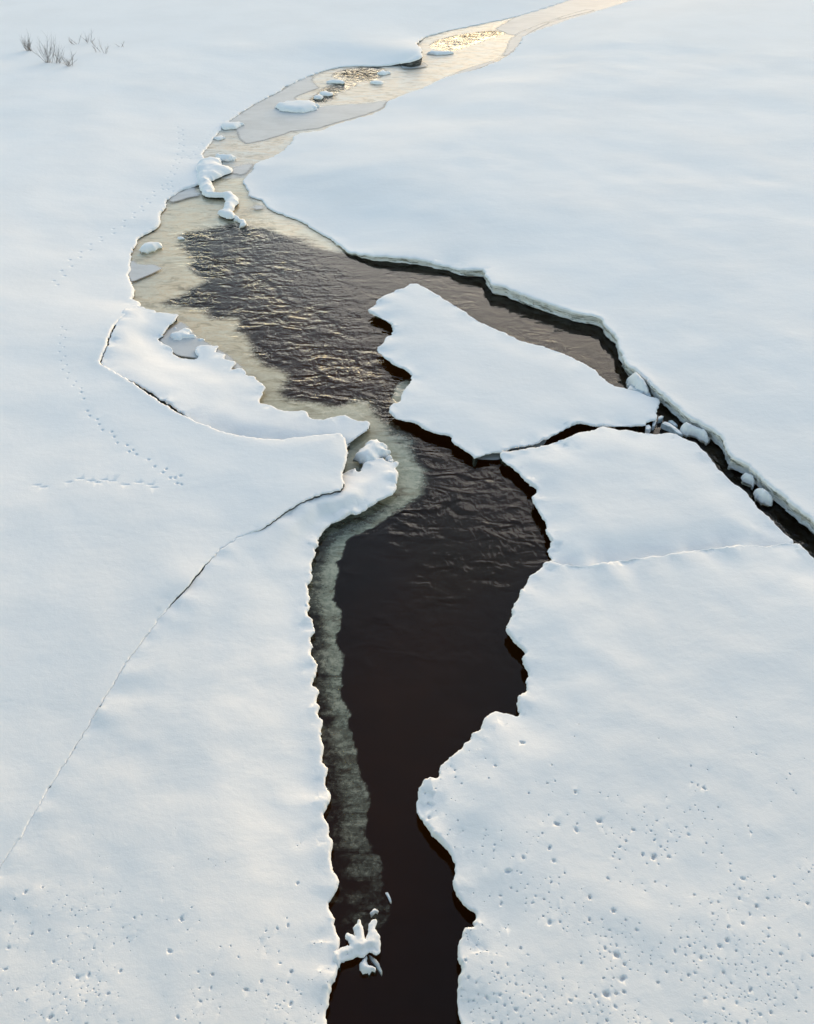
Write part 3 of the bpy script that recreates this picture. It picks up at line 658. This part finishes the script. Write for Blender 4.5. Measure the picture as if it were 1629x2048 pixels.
block('ice_shard', 'sliver of ice at the outer edge of the sunken shelf near the bottom', 'ice shard', [(771,1785),(775,1784),(779,1790),(783,1800),(782,1806),(779,1801),(775,1792)], -0.03, 0.012, M_CLEAR)
block('ice_shard', 'feathery blade of grey ice beside the knobbly lump', 'ice shard', [(738,1908),(744,1912),(752,1919),(759,1928),(765,1941),(763,1948),(757,1938),(750,1929),(741,1918)], -0.04, 0.012, M_CLEAR)

# ------------------------------------------------------------------ shrubs poking out of the snow
def tube(V, F, a, b, r0, r1):
    d = (b-a).normalized(); u = d.orthogonal().normalized(); v = d.cross(u); k = len(V)
    for p, r in ((a, r0), (b, r1)):
        for i in range(4):
            t = i*math.pi/2; V.append(p+u*r*math.cos(t)+v*r*math.sin(t))
    for i in range(4): F.append((k+i, k+(i+1) % 4, k+4+(i+1) % 4, k+4+i))
def shrub(px, py, h, spread, n, label, lean=0.0, seed=0, thick=0.010):
    rr = random.Random(seed); x, y = gp(px, py, 0.45)
    e = empty('bare_shrub', x, y, 0.40); tag(e, label, 'shrub')
    for s in range(n):
        V, F = [], []
        az = rr.uniform(0, 6.283); tl = rr.uniform(0.15, 1.3)*spread; L = h*rr.uniform(0.55, 1.1)
        p = Vector((rr.uniform(-.12, .12), rr.uniform(-.12, .12), -0.12)); d = Vector((math.cos(az)*tl+lean, math.sin(az)*tl, 1)).normalized()
        r = thick*rr.uniform(0.7, 1.1)
        for k in range(5):
            q = p+d*L/5; tube(V, F, p, q, r, r*0.8); r *= 0.8
            if k >= 1:
                for _ in range(2):
                    dd = (d+Vector((rr.uniform(-.8, .8), rr.uniform(-.8, .8), rr.uniform(-.1, .5)))).normalized()
                    m_ = q+dd*L*rr.uniform(.12, .28); tube(V, F, q, m_, r*0.7, r*0.4)
                    d3 = (dd+Vector((rr.uniform(-.6, .6), rr.uniform(-.6, .6), .2))).normalized(); tube(V, F, m_, m_+d3*L*.14, r*0.4, r*0.2)
            p = q; d = (d+Vector((rr.uniform(-.2, .2), rr.uniform(-.2, .2), 0.05))).normalized()
        link('stem', V, F, M_TWIG, e, smooth=True)
shrub(98, 119, 1.0, 0.9, 13, 'tallest bare shrub with upright fan of twigs in the top left snow', 0.0, 1)
shrub(114, 120, 0.75, 0.9, 9, 'middle bare shrub of the three leaning right, top left', 0.35, 2)
shrub(139, 126, 0.6, 1.4, 12, 'low sprawling bare shrub, rightmost of the three top left', 0.3, 3)
shrub(58, 96, 0.7, 1.1, 14, 'dense dark shrub at the extreme top left corner', 0.2, 4, 0.013)
shrub(150, 83, 0.45, 1.0, 5, 'small twig tuft behind the tallest shrub', 0.0, 5)
shrub(178, 80, 0.5, 0.9, 6, 'dark twig tuft at the top edge of the snow', 0.0, 6)
shrub(197, 99, 0.55, 0.6, 3, 'thin forked twigs sticking from the snow, left of a pair', -0.1, 7)
shrub(209, 102, 0.6, 0.6, 3, 'thin forked twigs sticking from the snow, right of a pair', 0.25, 8)
shrub(245, 88, 0.35, 0.9, 3, 'faint low twig tuft farthest right among the shrubs', 0.0, 9)

# ------------------------------------------------------------------ presumed bridge behind the camera, out of view, added to shade the near snow
def boxes(name, bs, m, parent=None):
    V, F = [], []
    for (x0, x1, y0, y1, z0, z1) in bs:
        k = len(V); V += [(x, y, z) for z in (z0, z1) for y in (y0, y1) for x in (x0, x1)]
        F += [tuple(k+i for i in q) for q in ((0,2,3,1),(4,5,7,6),(0,1,5,4),(2,6,7,3),(0,4,6,2),(1,3,7,5))]
    return link(name, V, F, m, parent, smooth=False)
br = boxes('shade_bridge_deck', [(-45,45,-11.5,-0.9,8.0,8.5),(-45,45,-3.2,-2.4,6.9,8.0),(-45,45,-10.0,-9.2,6.9,8.0)], M_CONC); tag(br, kind='structure')
